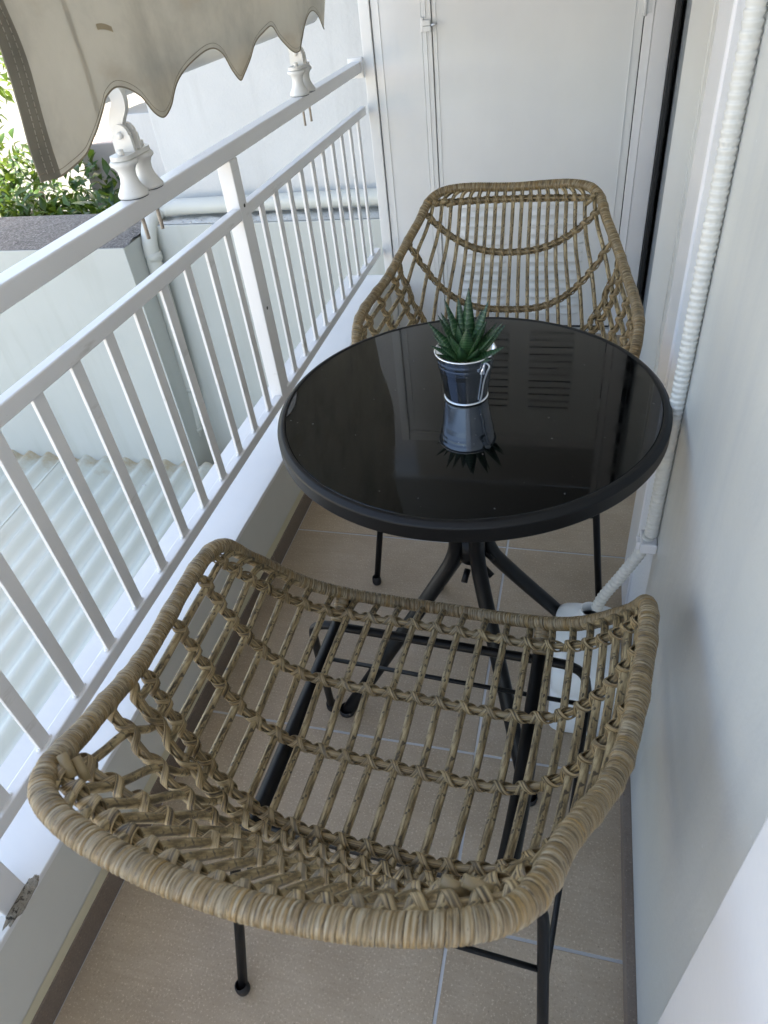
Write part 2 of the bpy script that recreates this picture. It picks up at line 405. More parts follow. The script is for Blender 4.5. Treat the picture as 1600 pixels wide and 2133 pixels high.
# ------------------------------------------------------------------ railing
ral = thing('railing', 'white painted metal railing with flat balusters standing on the kerb', 'railing')
Y0, Y1 = -3.0, 1.694
MB().box(-.636, -.600, Y0, Y1, .9405, .973, .003).build('top_rail', M_rail, ral)
MB().box(-.6225, -.6005, Y0, Y1, .815, .842, .0025).build('mid_rail', M_rail, ral)
posts = [(-.702, -.656), (.577, .617), (-2.02, -1.98)]
segs = [(.617, Y1), (-.656, .577), (-1.98, -.702)]
for a, b_ in segs: MB().box(-.6235, -.6005, a, b_, .329, .356, .0025).build('bottom_rail', M_rail, ral)
for a, b_ in posts:
    p = MB().box(-.6345, -.5995 if a > 0 else -.588, a, b_, .225, .9405, .002).build('post', M_rail, ral)
    for z in (.842, .595):
        MB().lathe([(0, 0), (.0042, 0), (.0042, -.002)], (0, 0, 0), 14).add([], []).build('screw_hole', M_dark, p)
        h = p.children[-1]; h.rotation_euler = (0, PI/2, 0); h.location = (-.5990 if a > 0 else -.5875, (a+b_)/2+.004, z)
ys = [-.692+.09985*k for k in range(-11, 13) if not -.74 < -.692+.09985*k < -.66]
ys = [y for y in ys if y < .55]+[.634]+[.714+.1*k for k in range(10)]
for y in ys:
    q = MB().box(-.6145, -.6078, y-.0125, y+.0125, .3555, .8155, .001)
    for s in (-1, 1):     # weld blobs
        bm = bmesh.new(); bmesh.ops.create_icosphere(bm, subdivisions=2, radius=.0055)
        for v in bm.verts: v.co = Vector((-.611+v.co.x*.9, y+s*.0115+v.co.y, .357+v.co.z*(.6+.3*noise.noise(v.co*300))))
        q.bm(bm)
    q.build('baluster', M_rail, ral)
MB().box(-.645, -.592, 1.682, 1.6955, .925, .985, .003).build('wall_bracket', M_rail, ral)

# ------------------------------------------------------------------ awning brackets
def spool(mb, x, y, z):
    pr = [(0, 0), (.0262, 0), (.0268, .003), (.0262, .006), (.0215, .013), (.0165, .022), (.0146, .031), (.0152, .040), (.0188, .047), (.0238, .051), (.0242, .055), (.022, .058), (0, .058)]
    mb.lathe(pr, (x, y, z), 32)
def bracket(y, label, hook):
    t = thing('awning_bracket', label, 'bracket', (-.619, y, .973), 'brackets clamped on the top rail')
    for s in (-1, 1):
        m_ = MB(); spool(m_, 0, s*.0275, .0012); m_.build('spool', M_porc, t).location = (0, 0, 0)
        w_ = MB().lathe([(0, 0), (.0255, 0), (.0255, .0014), (0, .0014)], (0, s*.0275, 0), 28); w_.build('washer', M_cap, t).location = (0, 0, 0)
        r_ = MB().tube([(.002, s*.0275, -.033), (.002, s*.0275, -.074)], .0035, 8); r_.build('threaded_rod', M_bolt, t).location = (0, 0, 0)
    pl = MB(); pts = []
    for k in range(40):
        a = 2*PI*k/40; pts.append((.019*math.cos(a), (.030 if math.sin(a) > 0 else -.030)+.019*math.sin(a)))
    pl.prism(pts, 'z', .0605, .0675); pl.build('base_plate', M_porc, t).location = (0, 0, 0)
    lug = [(-.019, .068), (.019, .068), (.018, .092)]+[(.016*math.cos(a), .094+.016*math.sin(a)) for a in [PI*k/10 for k in range(11)]]+[(-.018, .092)]
    cl = MB()
    for a, b_ in ((-.014, -.007), (.007, .014)): cl.prism(lug, 'y', a, b_)
    cl.build('clevis', M_porc, t).location = (0, 0, 0)
    pn = MB().tube([(0, -.018, .094), (0, .018, .094)], .0058, 14); pn.build('pivot_pin', M_porc, t).location = (0, 0, 0)
    for s in (-1, 1): MB().tube([(.004, s*.034, .067), (.004, s*.034, .076)], .0062, 6).build('bolt', M_porc, t).location = (0, 0, 0)
    # S shaped flat arm in the x-z plane
    path = cr([(0, 0, .086), (-.009, 0, .104), (-.002, 0, .121), (.008, 0, .136), (.009, 0, .152), (-.003, 0, .165), (-.024, 0, .168), (-.046, 0, .157)], 7)
    ar = MB(); vs = []; fs = []
    for i, p in enumerate(path):
        a = path[max(0, i-1)]; b_ = path[min(len(path)-1, i+1)]; tg = (b_-a).normalized(); nr = Vector((tg.z, 0, -tg.x)); wd = .0125
        for sx, sy in ((-1, -1), (1, -1), (1, 1), (-1, 1)): vs.append(p+nr*wd*sx+Vector((0, .006*sy, 0)))
    for i in range(len(path)-1):
        for k in range(4): fs.append((i*4+k, i*4+(k+1) % 4, i*4+4+(k+1) % 4, i*4+4+k))
    fs += [(3, 2, 1, 0), tuple(len(vs)-4+k for k in range(4))]
    ar.add(vs, fs, None, False); ar.build('curved_arm', M_porc, t).location = (0, 0, 0)
    return t
bracket(.247, 'near awning bracket with two spools and visible curved arm', True)
bracket(1.150, 'far awning bracket on top rail, arm hidden behind scalloped canvas', False)

# ------------------------------------------------------------------ awning
aw = thing('awning', 'weathered beige canvas awning with scalloped lower edge hanging outside the railing', 'awning')
EP0 = [(-.006, 1.058), (.06, 1.052), (.13, 1.062), (.170, 1.082), (.203, 1.108), (.222, 1.124), (.262, 1.131), (.31, 1.112), (.345, 1.080), (.385, 1.066), (.44, 1.074), (.52, 1.108), (.60, 1.130), (.66, 1.137),
      (.70, 1.124), (.735, 1.090), (.785, 1.064), (.84, 1.078), (.91, 1.118), (.975, 1.139), (.998, 1.139), (1.03, 1.112), (1.09, 1.080), (1.14, 1.072), (1.21, 1.088), (1.29, 1.132), (1.34, 1.141), (1.38, 1.125), (1.43, 1.098), (1.475, 1.088)]
EP = [(y*.955-.028, z+.006+.0035*noise.noise((y*9, 3, 1))) for y, z in EP0]
def zedge(y):
    y = max(EP[0][0], min(EP[-1][0], y)); k = 0
    while k < len(EP)-2 and y > EP[k+1][0]: k += 1
    (x0, a), (x1, b_) = EP[k], EP[k+1]; h = x1-x0; t = (y-x0)/h
    def sl(i):
        if i <= 0 or i >= len(EP)-1: return 0
        return (EP[i+1][1]-EP[i-1][1])/(EP[i+1][0]-EP[i-1][0])
    m0, m1 = sl(k)*h, sl(k+1)*h
    return (2*t**3-3*t*t+1)*a+(t**3-2*t*t+t)*m0+(-2*t**3+3*t*t)*b_+(t**3-t*t)*m1
YA, YB = EP[0][0], EP[-1][0]
ZT = 2.44
def fabpt(y, v):
    z0 = zedge(y); z = z0+(ZT-z0)*v
    ky = max(0, (y-.7)/.7); dy = (.19*min(1, (z-1.08)/.5)+.03*math.sin((z-1.08)*11)*min(1, (z-1.08)*5))*ky*ky+.06*(z-1.07)*(1-y/1.4)
    x = -.592+.010*math.sin(y*17+1+z*2)*(1-v)**2+.008*math.sin(y*6+z*7)-.004
    if y < .2: x += .006*math.sin(z*22)*(1-y/.2)
    if y > 1.28: x -= (y-1.28)*.25*math.exp(-(z-1.08)*6)
    x += .006*noise.noise((y*7, z*5, 2))+.0035*noise.noise((y*16+z*6, z*9, 7))
    return Vector((x, y+dy, z))
def sheet(mb, ya, yb, ny, v0, v1, nv, off=0, sm=True):
    vs = []; fs = []
    for i in range(ny+1):
        for k in range(nv+1):
            p = fabpt(ya+(yb-ya)*i/ny, v0+(v1-v0)*(k/nv)**1.4); p.x += off; vs.append(p)
    for i in range(ny):
        for k in range(nv):
            a = i*(nv+1)+k; fs.append((a, a+1, a+nv+2, a+nv+1))
    mb.add(vs, fs, None, sm)
f_ = MB(); sheet(f_, YA, YB, 260, 0, 1, 60); f_.build('canvas', M_fab, aw)
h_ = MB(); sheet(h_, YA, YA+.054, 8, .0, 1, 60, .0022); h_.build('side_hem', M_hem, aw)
h_ = MB(); sheet(h_, .150, .162, 4, .004, 1, 60, .0014); h_.build('seam', M_fab, aw)
for yy in (YA+.02, YA+.038):
    st = MB()
    for k in range(34):
        a, b_ = fabpt(yy, .005+k*.006), fabpt(yy, .005+k*.006+.0042)
        a.x += .0032; b_.x += .0032; st.tube([a, b_], .0007, 5)
    st.build('stitching', M_fab, aw)
pe = [fabpt(YA+(YB-YA)*i/400, 0)+Vector((.0005, 0, 0)) for i in range(401)]
h_ = MB(); vs = []; fs = []
for i in range(9):
    for k in range(5):
        p = fabpt(.218+.040*i/8, (.058+.0005*i+.006*k/4)); p.x += .0011+.0006*noise.noise((i, k, 0)); vs.append(p)
for i in range(8):
    for k in range(4): fs.append((i*5+k, i*5+k+1, i*5+k+6, i*5+k+5))
h_.add(vs, fs).build('patch', mat('faded tan mending tape', (.44, .355, .235), .85), aw)
MB().tube(pe, .0013, 7).build('edge_binding', M_bind, aw)
pe = [fabpt(YA+(YB-YA)*i/400, 0)+Vector((.0024, 0, .0085)) for i in range(401)]
MB().tube(pe, .0004, 5).build('edge_stitching', M_bind, aw)
fb = MB(); prof = [(.0205, .195), (.0205, 1.50)]
vs = []; fs = []
for i, (r, y) in enumerate([(.0165, .190), (.0165, .182), (.0205, .182), (.0205, 1.44), (0.001, 1.44)]):
    for k in range(28): a = 2*PI*k/28; vs.append((-.664+r*math.cos(a), y, 1.128+r*math.sin(a)))
for i in range(4):
    for k in range(28): fs.append((i*28+k, i*28+(k+1) % 28, i*28+28+(k+1) % 28, i*28+28+k))
fb.add(vs, fs)
fb.box(-.666, -.662, .186, .2, 1.110, 1.146, 0); fb.box(-.682, -.646, .186, .2, 1.126, 1.130, 0)
fb.build('front_bar', M_porc, aw)
MB().tube([(-.63, -.05, 2.405), (-.63, 1.52, 2.405)], .035, 20).build('roller', M_rail, aw)

# ------------------------------------------------------------------ house: right wall, slab above, mass behind (shades the balcony)
XW = .3175
hs = thing('house', 'pale painted apartment house wall closing the right side of the balcony', 'house')
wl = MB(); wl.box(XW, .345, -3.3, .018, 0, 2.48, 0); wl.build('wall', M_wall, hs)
MB().box(XW+.0015, .345, .0182, .216, 0, 2.48, 0).build('textured_strip', M_rough, hs)
MB().box(XW-.0030, .345, .2165, .347, 0, 2.48, .004).build('door_casing', M_gloss, hs)
MB().box(.3035, XW, -.66, .0175, -.003, .042, .001).build('skirting', M_skirt, hs)
MB().box(.2895, XW, -3.3, -.676, 0, 2.48, .003).build('pilaster', M_gloss, hs)
MB().box(.425, 7.5, -6, 7, -3, 7, 0).build('building_mass', M_ceil, hs)
MB().box(.345, .425, -6, .018, -.2, 2.6, 0).build('inner_wall', M_ceil, hs)
MB().box(.345, .425, .0185, .3465, -.2, 2.6, 0).build('reveal', M_alu, hs)
MB().box(-1.12, .4245, -1.7, 2.05, 2.48, 2.70, .004).build('balcony_ceiling', M_ceil, hs)  # unseen slab, lengthened past the awning to shade its canvas, shortened behind for light
MB().box(-.62, .4245, 2.052, 2.2, -3, 2.478, 0).build('end_wall', M_ceil, hs)
MB().box(-.78, .4245, -6, 2.05, -3, -.1605, 0).build('balcony_base', M_stonewall, hs)

# sliding door set back in the wall
dr = thing('sliding_door', 'white aluminium sliding door frame seen edge on beside the closet', 'door')
MB().box(.380, .4245, .348, .905, 0, 2.47, .002).build('outer_frame', M_alu, dr)
MB().box(.386, .4245, .9055, .945, 0, 2.47, .001).build('frame_groove', M_alub, dr)
MB().box(.383, .4245, .9455, 1.075, 0, 2.47, .003).build('frame_stile', M_alu, dr)
MB().box(.389, .4245, 1.0755, 1.0835, 0, 2.47, 0).build('seal', M_seal_gap, dr)
MB().box(.385, .4245, 1.084, 1.405, .03, 2.47, .003).build('leaf_stile', M_alu, dr)
MB().box(.398, .4245, 1.4055, 1.66, .03, 2.47, .002).build('channel', M_alub, dr)
MB().box(.371, .3845, 1.662, 1.7245, .0, 2.47, .001).build('shadow_gap_strip', M_seal_gap, dr)  # black strip painted in for the shadowed gap beside the closet
MB().box(.340, .3845, .93, 1.64, 0, .014, .002).build('floor_track', M_alu, dr)
MB().box(.352, .3565, .93, 1.64, .014, .032, .001).build('track_lip', M_alu, dr)

# ------------------------------------------------------------------ storage closet at the far end
cl = thing('storage_closet', 'tall grey white metal closet with louvred door across the balcony end', 'closet', (-.15, 1.7, 0))
LO = Vector((-.15, 1.7, 0))
def cpart(name, mb, mt, par=cl):
    o = mb.build(name, mt, par); o.location = -LO if par is cl else (0, 0, 0); return o
YC = 1.70
cpart('corner_post', MB().box(-.592, -.5555, YC-.006, YC+.35, 0, 1.985, .002), M_closet)
cpart('narrow_leaf', MB().box(-.5525, -.3895, YC, YC+.02, .02, 1.932, .002).box(-.5285, -.526, YC-.0025, YC+.001, .05, 1.90, .001), M_closet)
cpart('meeting_strip', MB().box(-.3880, -.3575, YC-.004, YC+.02, .02, 1.932, .0015).box(-.376, -.3735, YC-.0065, YC-.003, .02, 1.932, .0008), M_closet)
lv = MB().box(-.3550, .2850, YC, YC+.02, .035, 1.932, .002).box(-.3435, -.341, YC-.0025, YC+.001, .06, 1.90, .001).box(.258, .2605, YC-.0025, YC+.001, .06, 1.90, .001)
wide = cpart('wide_leaf', lv, M_closet)
def louver(mb, x0, x1, z):
    n = 10; vs = []; fs = []
    prof = [(0, .020), (.0045, .012), (.0075, .004), (.0078, 0), (.0050, -.0005), (0, -.0005)]
    nx = 14
    for i in range(nx+1):
        t = i/nx; e = min(1, min(t, 1-t)*nx/1.6); e = math.sqrt(max(0, 1-(1-e)**2))
        for d, h in prof: vs.append((x0+(x1-x0)*t, YC-d*e-.0002, z+h))
    m_ = len(prof)
    for i in range(nx):
        for k in range(m_-1): fs.append((i*m_+k, i*m_+k+1, (i+1)*m_+k+1, (i+1)*m_+k))
    mb.add(vs, fs)
for x0, x1, zt in ((-.285, -.115, .492), (-.03, .165, .492), (-.268, -.095, 1.775), (-.017, .165, 1.775)):
    lo = MB(); sl = MB()
    for i in range(13 if zt < 1 else 12):
        z = zt-(.0340 if zt < 1 else .0315)*i; louver(lo, x0, x1, z); (sl.box if zt > 1 else (lambda *a: None))(x0+.006, x1-.006, YC-.0070, YC-.0006, z-.0016, z-.0008, 0)
    q = lo.build('louvre_panel', M_closet, wide); q.location = (0, 0, 0)
    if sl.v: sl.build('louvre_opening', M_dark, wide).location = (0, 0, 0)
for z in (.235, 1.05, 1.75):
    cpart('hinge', MB().tube([(.2865, YC-.006, z-.028), (.2865, YC-.006, z+.028)], .006, 12).box(.268, .305, YC-.0035, YC-.0008, z-.022, z+.022, .001), M_closet)
cpart('right_jamb', MB().box(.2880, .3130, YC-.002, YC+.02, 0, 2.475, .002).box(.3135, .3145, YC-.010, YC+.02, 0, 2.475, .0005).box(.3150, .3700, YC-.010, YC+.02, 0, 2.475, .003), M_gloss)
cpart('top_rail', MB().box(-.5550, .2875, YC-.003, YC+.02, 1.9345, 1.985, .002), M_closet)
cpart('bottom_sill', MB().box(-.5550, .2875, YC+.003, YC+.03, 0, .0185, .001), M_closet)
cpart('carcass', MB().box(-.590, .370, YC+.021, YC+.345, 0.001, 1.984, 0), M_dark)
hp = cpart('hasp', MB().box(-.391, -.381, YC-.013, YC-.0005, 1.035, 1.075, .003).box(-.384, -.358, YC-.020, YC-.0045, 1.052, 1.067, .002).box(-.380, -.3565, YC-.022, YC-.005, 1.036, 1.0515, .002), M_closet)
MB().tube([(-.360, YC-.014, 1.052), (-.346, YC-.020, 1.0535), (-.338, YC-.020, 1.0555)], .0036, 10).build('bolt_pin', M_steel, hp).location = (0, 0, 0)

# ------------------------------------------------------------------ drain hose on the wall, jug
ho = thing('drain_hose', 'white ribbed drain hose running down the right wall into the jug', 'hose')
def hose(path, pitch, r0, r1, name):
    P = cr(path, 40); ls = [0]
    for a, b_ in zip(P[:-1], P[1:]): ls.append(ls[-1]+(b_-a).length)
    T = ls[-1]; pts = []; rad = []; n = int(T/pitch); i = 0
    for k in range(n*6+1):
        d = T*k/(n*6)
        while i < len(P)-2 and ls[i+1] < d: i += 1
        t = (d-ls[i])/max(1e-9, ls[i+1]-ls[i]); pts.append(P[i].lerp(P[i+1], min(1, t)))
        ph = (k % 6)/6; rad.append([r0, r0+(r1-r0)*.55, r1, r0+(r1-r0)*.75, r0+(r1-r0)*.55, r0+(r1-r0)*.4][k % 6])
    return MB().tube(pts, rad, 20).build(name, M_hose, ho)
hose([(.3062, .010, 2.46), (.3060, .012, 1.9), (.3062, .010, 1.2), (.3064, .012, .8), (.3060, .010, .455)], .0092, .0094, .0114, 'wall_run')
hose([(.304, .010, .452), (.292, .012, .405), (.268, .012, .345), (.245, .010, .295), (.234, .008, .258)], .0092, .0084, .0110, 'lower_run')
MB().box(.290, .3172, -.010, .032, .428, .449, .003).box(.284, .292, .002, .020, .425, .443, .002).build('clip', M_gloss, ho)

jg = thing('jug', 'milky white plastic jug on the floor by the right wall', 'jug', (.225, -.015, 0))
sec = []
def rrect(hx, hy, r, n=7):
    o = []
    for cx, cy, a0 in ((hx-r, hy-r, 0), (-hx+r, hy-r, PI/2), (-hx+r, -hy+r, PI), (hx-r, -hy+r, 3*PI/2)):
        for k in range(n): a = a0+PI/2*k/(n-1); o.append((cx+r*math.cos(a), cy+r*math.sin(a)))
    return o
prof = [(.0, .052, .080, .02), (.004, .060, .090, .022), (.012, .063, .094, .022), (.06, .063, .094, .022), (.064, .0615, .0925, .022), (.068, .063, .094, .022), (.125, .063, .094, .022), (.129, .0615, .0925, .022), (.133, .063, .094, .022), (.175, .063, .094, .022), (.190, .060, .088, .024), (.205, .050, .070, .026), (.222, .036, .046, .026), (.232, .026, .028, .024), (.236, .0205, .0205, .0204)]
vs = []; fs = []
for z, hx, hy, r in prof:
    t = min(1, max(0, (z-.175)/.05))
    for x, y in rrect(hx, hy, r): vs.append((x, y+.022*t, z))
n = 28
for i in range(len(prof)-1):
    for k in range(n): fs.append((i*n+k, i*n+(k+1) % n, (i+1)*n+(k+1) % n, (i+1)*n+k))
fs.append(tuple(reversed(range(n))))
MB().add(vs, fs).build('body', M_jug, jg).location = (0, 0, 0)
MB().lathe([(.0185, .236), (.0215, .236), (.0215, .240), (.0195, .242), (.0215, .246), (.0195, .250), (.0205, .256), (.0165, .256), (.0165, .236)], (0, .022, 0), 28).build('neck', M_jug, jg).location = (0, 0, 0)

# ------------------------------------------------------------------ table
tb = thing('bistro_table', 'round black bistro table with dark mirror glass top', 'table')
MB().lathe([(.2905, .690), (.2970, .6865), (.2975, .6866), (.2996, .6885), (.3000, .690), (.3000, .6905), (.3000, .7088), (.3000, .7092), (.2992, .7112), (.2985, .7120), (.2981, .7124), (.2940, .7160), (.2936, .7163), (.2925, .7168), (.2920, .7169), (.2885, .7172), (.2881, .7171), (.2873, .7163), (.2870, .7150), (.2870, .690), (.2905, .690)], (0, 0, 0), 160).build('rim', M_black, tb)
MB().lathe([(0.0005, .709), (.2866, .709), (.2866, .7150), (.2856, .7159), (.10, .7160), (0.0005, .7160)], (0, 0, 0), 160).flat().build('glass_top', M_glass, tb)
for k, a in enumerate((-153, -62, 27, 117)):
    a = R(a); c_, s_ = math.cos(a), math.sin(a)
    pth = cr([(.290*c_, .290*s_, .004), (.20*c_, .20*s_, .135), (.075*c_, .075*s_, .318), (.036*c_, .036*s_, .385), (.030*c_, .030*s_, .44), (.055*c_, .055*s_, .52), (.13*c_, .13*s_, .684)], 8)
    MB().tube(pth, .0145, 18).build('leg', M_black, tb)
    MB().lathe([(0.001, 0), (.0165, 0), (.0172, .004), (.0165, .012), (.0150, .013)], (.2915*c_, .2915*s_, 0), 18).build('foot_cap', M_cap, tb)
MB().lathe([(.001, .375), (.024, .375), (.026, .39), (.026, .43), (.001, .43)], (0, 0, 0), 24).build('hub', M_black, tb)
for a in (-100, -30, 60, 150):
    a = R(a); MB().tube([(.025*math.cos(a), .025*math.sin(a), .365), (.047*math.cos(a), .047*math.sin(a), .352)], .0062, 8).build('bolt', M_black, tb)
    MB().tube([(.022*math.cos(a+.5), .022*math.sin(a+.5), .392), (.040*math.cos(a+.5), .040*math.sin(a+.5), .372)], .005, 8).build('bolt', M_black, tb)

# ------------------------------------------------------------------ tin bucket and succulent
BX, BY, BZ = -.003, .010, .7162
bk = thing('bucket', 'small shiny tin bucket standing on the black glass tabletop', 'bucket', (BX, BY, BZ))
def here(o): o.location = (0, 0, 0); return o
H_ = .079; r0, r1 = .0325, .0445
def rb(z): return r0+(r1-r0)*z/H_
pf = [(.0005, .003), (r0-.002, .003), (r0, .002)]
for z in [.004+.0025*i for i in range(30)]:
    rib = sum(.0007*math.exp(-((z-q)/.0011)**2) for q in (.050, .0545, .059, .0665))
    pf.append((rb(z)+rib, z))
pf += [(rb(H_), H_), (rb(H_)-.001, H_), (rb(.06)-.0012, .060), (.001, .060)]
here(MB().lathe(pf, (0, 0, 0), 72).build('body', M_tin, bk))
def ring(r, z, t): return MB().tube([(r*math.cos(2*PI*k/72), r*math.sin(2*PI*k/72), z) for k in range(72)], t, 8, closed=True)
here(ring(r1+.0004, H_, .0017).build('top_bead', M_bead, bk)); here(ring(r0+.0006, .0018, .0014).build('bottom_bead', M_bead, bk))
so_ = MB(); vs = [(0, 0, .0655)]; fs = []
for i in range(1, 9):
    for k in range(36):
        r = (rb(.065)-.0014)*i/8; a = 2*PI*k/36; vs.append((r*math.cos(a), r*math.sin(a), .0655+.004*noise.noise((r*90*math.cos(a), r*90*math.sin(a), 1))-.004*(i/8)**3))
for k in range(36): fs.append((0, 1+k, 1+(k+1) % 36))
for i in range(7):
    for k in range(36): fs.append((1+i*36+k, 1+i*36+(k+1) % 36, 37+i*36+(k+1) % 36, 37+i*36+k))
here(so_.add(vs, fs).build('soil', M_soil, bk))
ea = R(-38); er = Matrix.Rotation(ea, 4, 'Z')
ear = MB(); poly = [(-.0105, .058), (-.006, .0545), (.006, .0545), (.0105, .058), (.0075, .066), (.0055, .075), (.003, .0805), (-.003, .0805), (-.0055, .075), (-.0075, .066)]
vs = [(rb(z)+d, y, z) for d in (.0012, .0032) for y, z in poly]; n = len(poly)
fs = [tuple(range(n))[::-1], tuple(range(n, 2*n))]+[(i, (i+1) % n, n+(i+1) % n, n+i) for i in range(n)]
o = here(ear.add([er @ Vector(v) for v in vs], fs, None, False).build('ear', M_tin, bk))
wire = cr([er @ Vector(p) for p in ((rb(.072)+.002, 0, .072), (rb(.068)+.008, 0, .068), (rb(.06)+.006, -.002, .058), (rb(.04)+.0035, -.003, .040), (rb(.02)+.003, -.004, .018), (rb(.006)+.002, -.005, .006))], 8)
here(MB().tube(wire, .0012, 8).build('handle', M_steel, bk))
here(MB().tube([er @ Vector((rb(.0585)+.0035, -.0105+.0018*math.cos(a), .0592+.0018*math.sin(a))) for a in [2*PI*k/12 for k in range(12)]], .0008, 6, closed=True).build('curl', M_steel, bk))

pt = thing('succulent', 'spiky dark green banded succulent growing in the tin bucket', 'succulent', (BX, BY, BZ+.062))
rg = random.Random(5)
def leaf(base, az, tilt, ln, wd, curl, roll=0):
    d = Vector((math.cos(az)*math.sin(tilt), math.sin(az)*math.sin(tilt), math.cos(tilt)))
    side = Vector((-math.sin(az), math.cos(az), 0)); side = Matrix.Rotation(roll, 3, d) @ side
    n = 14; vs = []; fs = []; uv = []; p = Vector(base); t_ = tilt
    for i in range(n+1):
        t = i/n; t_ = tilt+curl*(t-.3)
        d = Vector((math.cos(az)*math.sin(t_), math.sin(az)*math.sin(t_), math.cos(t_)))
        up = side.cross(d)
        wv = wd*(.72+1.05*t-.5*t*t)*(1-t**2.2) if t < 1 else 0; wv = wd*(1-.08*(1-t))*(1-t**1.9)+.0002
        th = wv*.42
        vs += [p-side*wv*.5, p-side*wv*.25+up*th*.28*-1, p-up*th, p+side*wv*.25-up*th*.28, p+side*wv*.5, p+up*th*.12]
        p = p+d*(ln/n)
    for i in range(n):
        for k in range(6):
            q = (k+1) % 6; fs.append((i*6+k, i*6+q, i*6+6+q, i*6+6+k)); uv.append([(i/n, k/6), (i/n, (k+1)/6), ((i+1)/n, (k+1)/6), ((i+1)/n, k/6)])
    return MB().add(vs, fs, uv)
specs = []
# tall ones placed after the photograph: azimuth (0=+x right, 90=away), tilt from vertical, length
for az, tl, ln, wd in ((75, 8, .084, .017), (20, 22, .076, .016), (160, 20, .076, .018), (195, 30, .066, .017), (120, 14, .072, .015), (250, 16, .052, .018), (285, 26, .056, .019), (330, 30, .064, .018), (350, 46, .066, .018), (8, 52, .060, .015), (178, 46, .062, .015), (150, 36, .060, .014), (215, 52, .042, .013), (265, 42, .036, .012), (305, 52, .040, .012), (235, 30, .044, .014), (60, 34, .058, .015), (100, 38, .056, .014), (345, 70, .048, .015), (318, 76, .042, .013), (190, 66, .040, .011), (168, 60, .044, .012), (30, 50, .052, .014), (130, 55, .048, .012), (205, 74, .034, .010), (275, 66, .026, .009)):
    specs.append((R(az), R(tl), ln, wd))
for i, (az, tl, ln, wd) in enumerate(specs):
    rr = .004+.010*min(1, tl/1.2); b0 = (rr*math.cos(az)+.001, rr*math.sin(az), .002+.006*(1-tl))
    here(leaf(b0, az, tl*.85, ln*1.18, wd*1.62, rg.uniform(-.25, .1), rg.uniform(-.3, .3)).build('leaf', M_succ, pt))

# ------------------------------------------------------------------ rattan chair
CT = [Vector(p) for p in ((0, .2803, .408), (.2008, .2318, .4731), (.2763, .188, .5655), (.2912, .1396, .6334), (.2664, -.0886, .6645), (.2236, -.2061, .732), (.1824, -.2954, .7816), (0, -.3304, .7808))]
K = CT + [Vector((-p.x, p.y, p.z)) for p in CT[6:0:-1]]
def rim_pt(u):                        # u: 0..14, centripetal Catmull-Rom through the control loop
    n = len(K); i = int(math.floor(u)) % n; f = u-math.floor(u)
    p0, p1, p2, p3 = K[(i-1) % n], K[i], K[(i+1) % n], K[(i+2) % n]
    t0 = 0; t1 = (p1-p0).length**.5; t2 = t1+(p2-p1).length**.5; t3 = t2+(p3-p2).length**.5
    t = t1+(t2-t1)*f
    A1 = p0*((t1-t)/(t1-t0))+p1*((t-t0)/(t1-t0)); A2 = p1*((t2-t)/(t2-t1))+p2*((t-t1)/(t2-t1)); A3 = p2*((t3-t)/(t3-t2))+p3*((t-t2)/(t3-t2))
    B1 = A1*((t2-t)/(t2-t0))+A2*((t-t0)/(t2-t0)); B2 = A2*((t3-t)/(t3-t1))+A3*((t-t1)/(t3-t1))
    return B1*((t2-t)/(t2-t1))+B2*((t-t1)/(t2-t1))
# side of the rim from front corner (u=2.4) to top corner (u=6), by arc length
UA, UB = 2.1, 6.0
su = [UA+(UB-UA)*i/200 for i in range(201)]; sl_ = [0]
for a, b_ in zip(su[:-1], su[1:]): sl_.append(sl_[-1]+(rim_pt(b_)-rim_pt(a)).length)
def side_u(fr):
    d = max(0, min(1, fr))*sl_[-1]
    for i in range(200):
        if sl_[i+1] >= d: return su[i]+(su[i+1]-su[i])*(d-sl_[i])/(sl_[i+1]-sl_[i])
    return UB
#       mid (y, z),      side fraction, exponent z, exponent y
ROW = [((.2803, .408), .00, 2.8, 1.9), ((.221, .429), .18, 4.6, 3.6), ((.086, .430), .253, 5.8, 2.7), ((-.021, .422), .399, 5.4, 4.0), ((-.136, .434), .555, 5.2, 3.2),
       ((-.160, .442), .62, 5.0, 2.8), ((-.205, .522), .722, 3.0, 3.5), ((-.258, .648), .889, 2.4, 1.8), ((-.317, .757), .93, 1.7, 1.8), ((-.3304, .7808), 1.0, 2.0, 2.0)]
def rowval(v):
    v = max(0, min(len(ROW)-1, v)); i = min(int(v), len(ROW)-2); f = v-i
    def g_(k): k = max(0, min(len(ROW)-1, k)); r = ROW[k]; return (r[0][0], r[0][1], r[1], r[2], r[3])
    a, b_, c_, d = g_(i-1), g_(i), g_(i+1), g_(i+2)
    return [.5*((2*q)+(r-p)*f+(2*p-5*q+4*r-s)*f*f+(3*q-p-3*r+s)*f**3) for p, q, r, s in zip(a, b_, c_, d)]
def surf(s, v):
    my, mz, fr, pz, py = rowval(v); e = rim_pt(side_u(fr)); a = abs(s)
    return Vector((e.x*s, my+(e.y-my)*a**py, mz+(e.z-mz)*a**pz))
def snorm(s, v):
    h = .01; n_ = (surf(min(1, s+h), v)-surf(max(-1, s-h), v)).cross(surf(s, v+.05)-surf(s, v-.05)); return n_.normalized()
RB = [-.93+1.86*i/18 for i in range(19)]          # back rods, even along the top rail
def even_rods(n, v, lim):
    """seat rods spaced evenly along the bucket's cross-section"""
    P = [surf(-1+2*i/400, v) for i in range(401)]; d = [0]
    for a, b_ in zip(P[:-1], P[1:]): d.append(d[-1]+(b_-a).length)
    out = []
    for k in range(n):
        t = d[-1]*((1-lim)/2+lim*k/(n-1)); i = next(i for i in range(400) if d[i+1] >= t)
        out.append(-1+2*(i+(t-d[i])/(d[i+1]-d[i]))/400)
    return out
RS = even_rods(23, 2.6, .925)
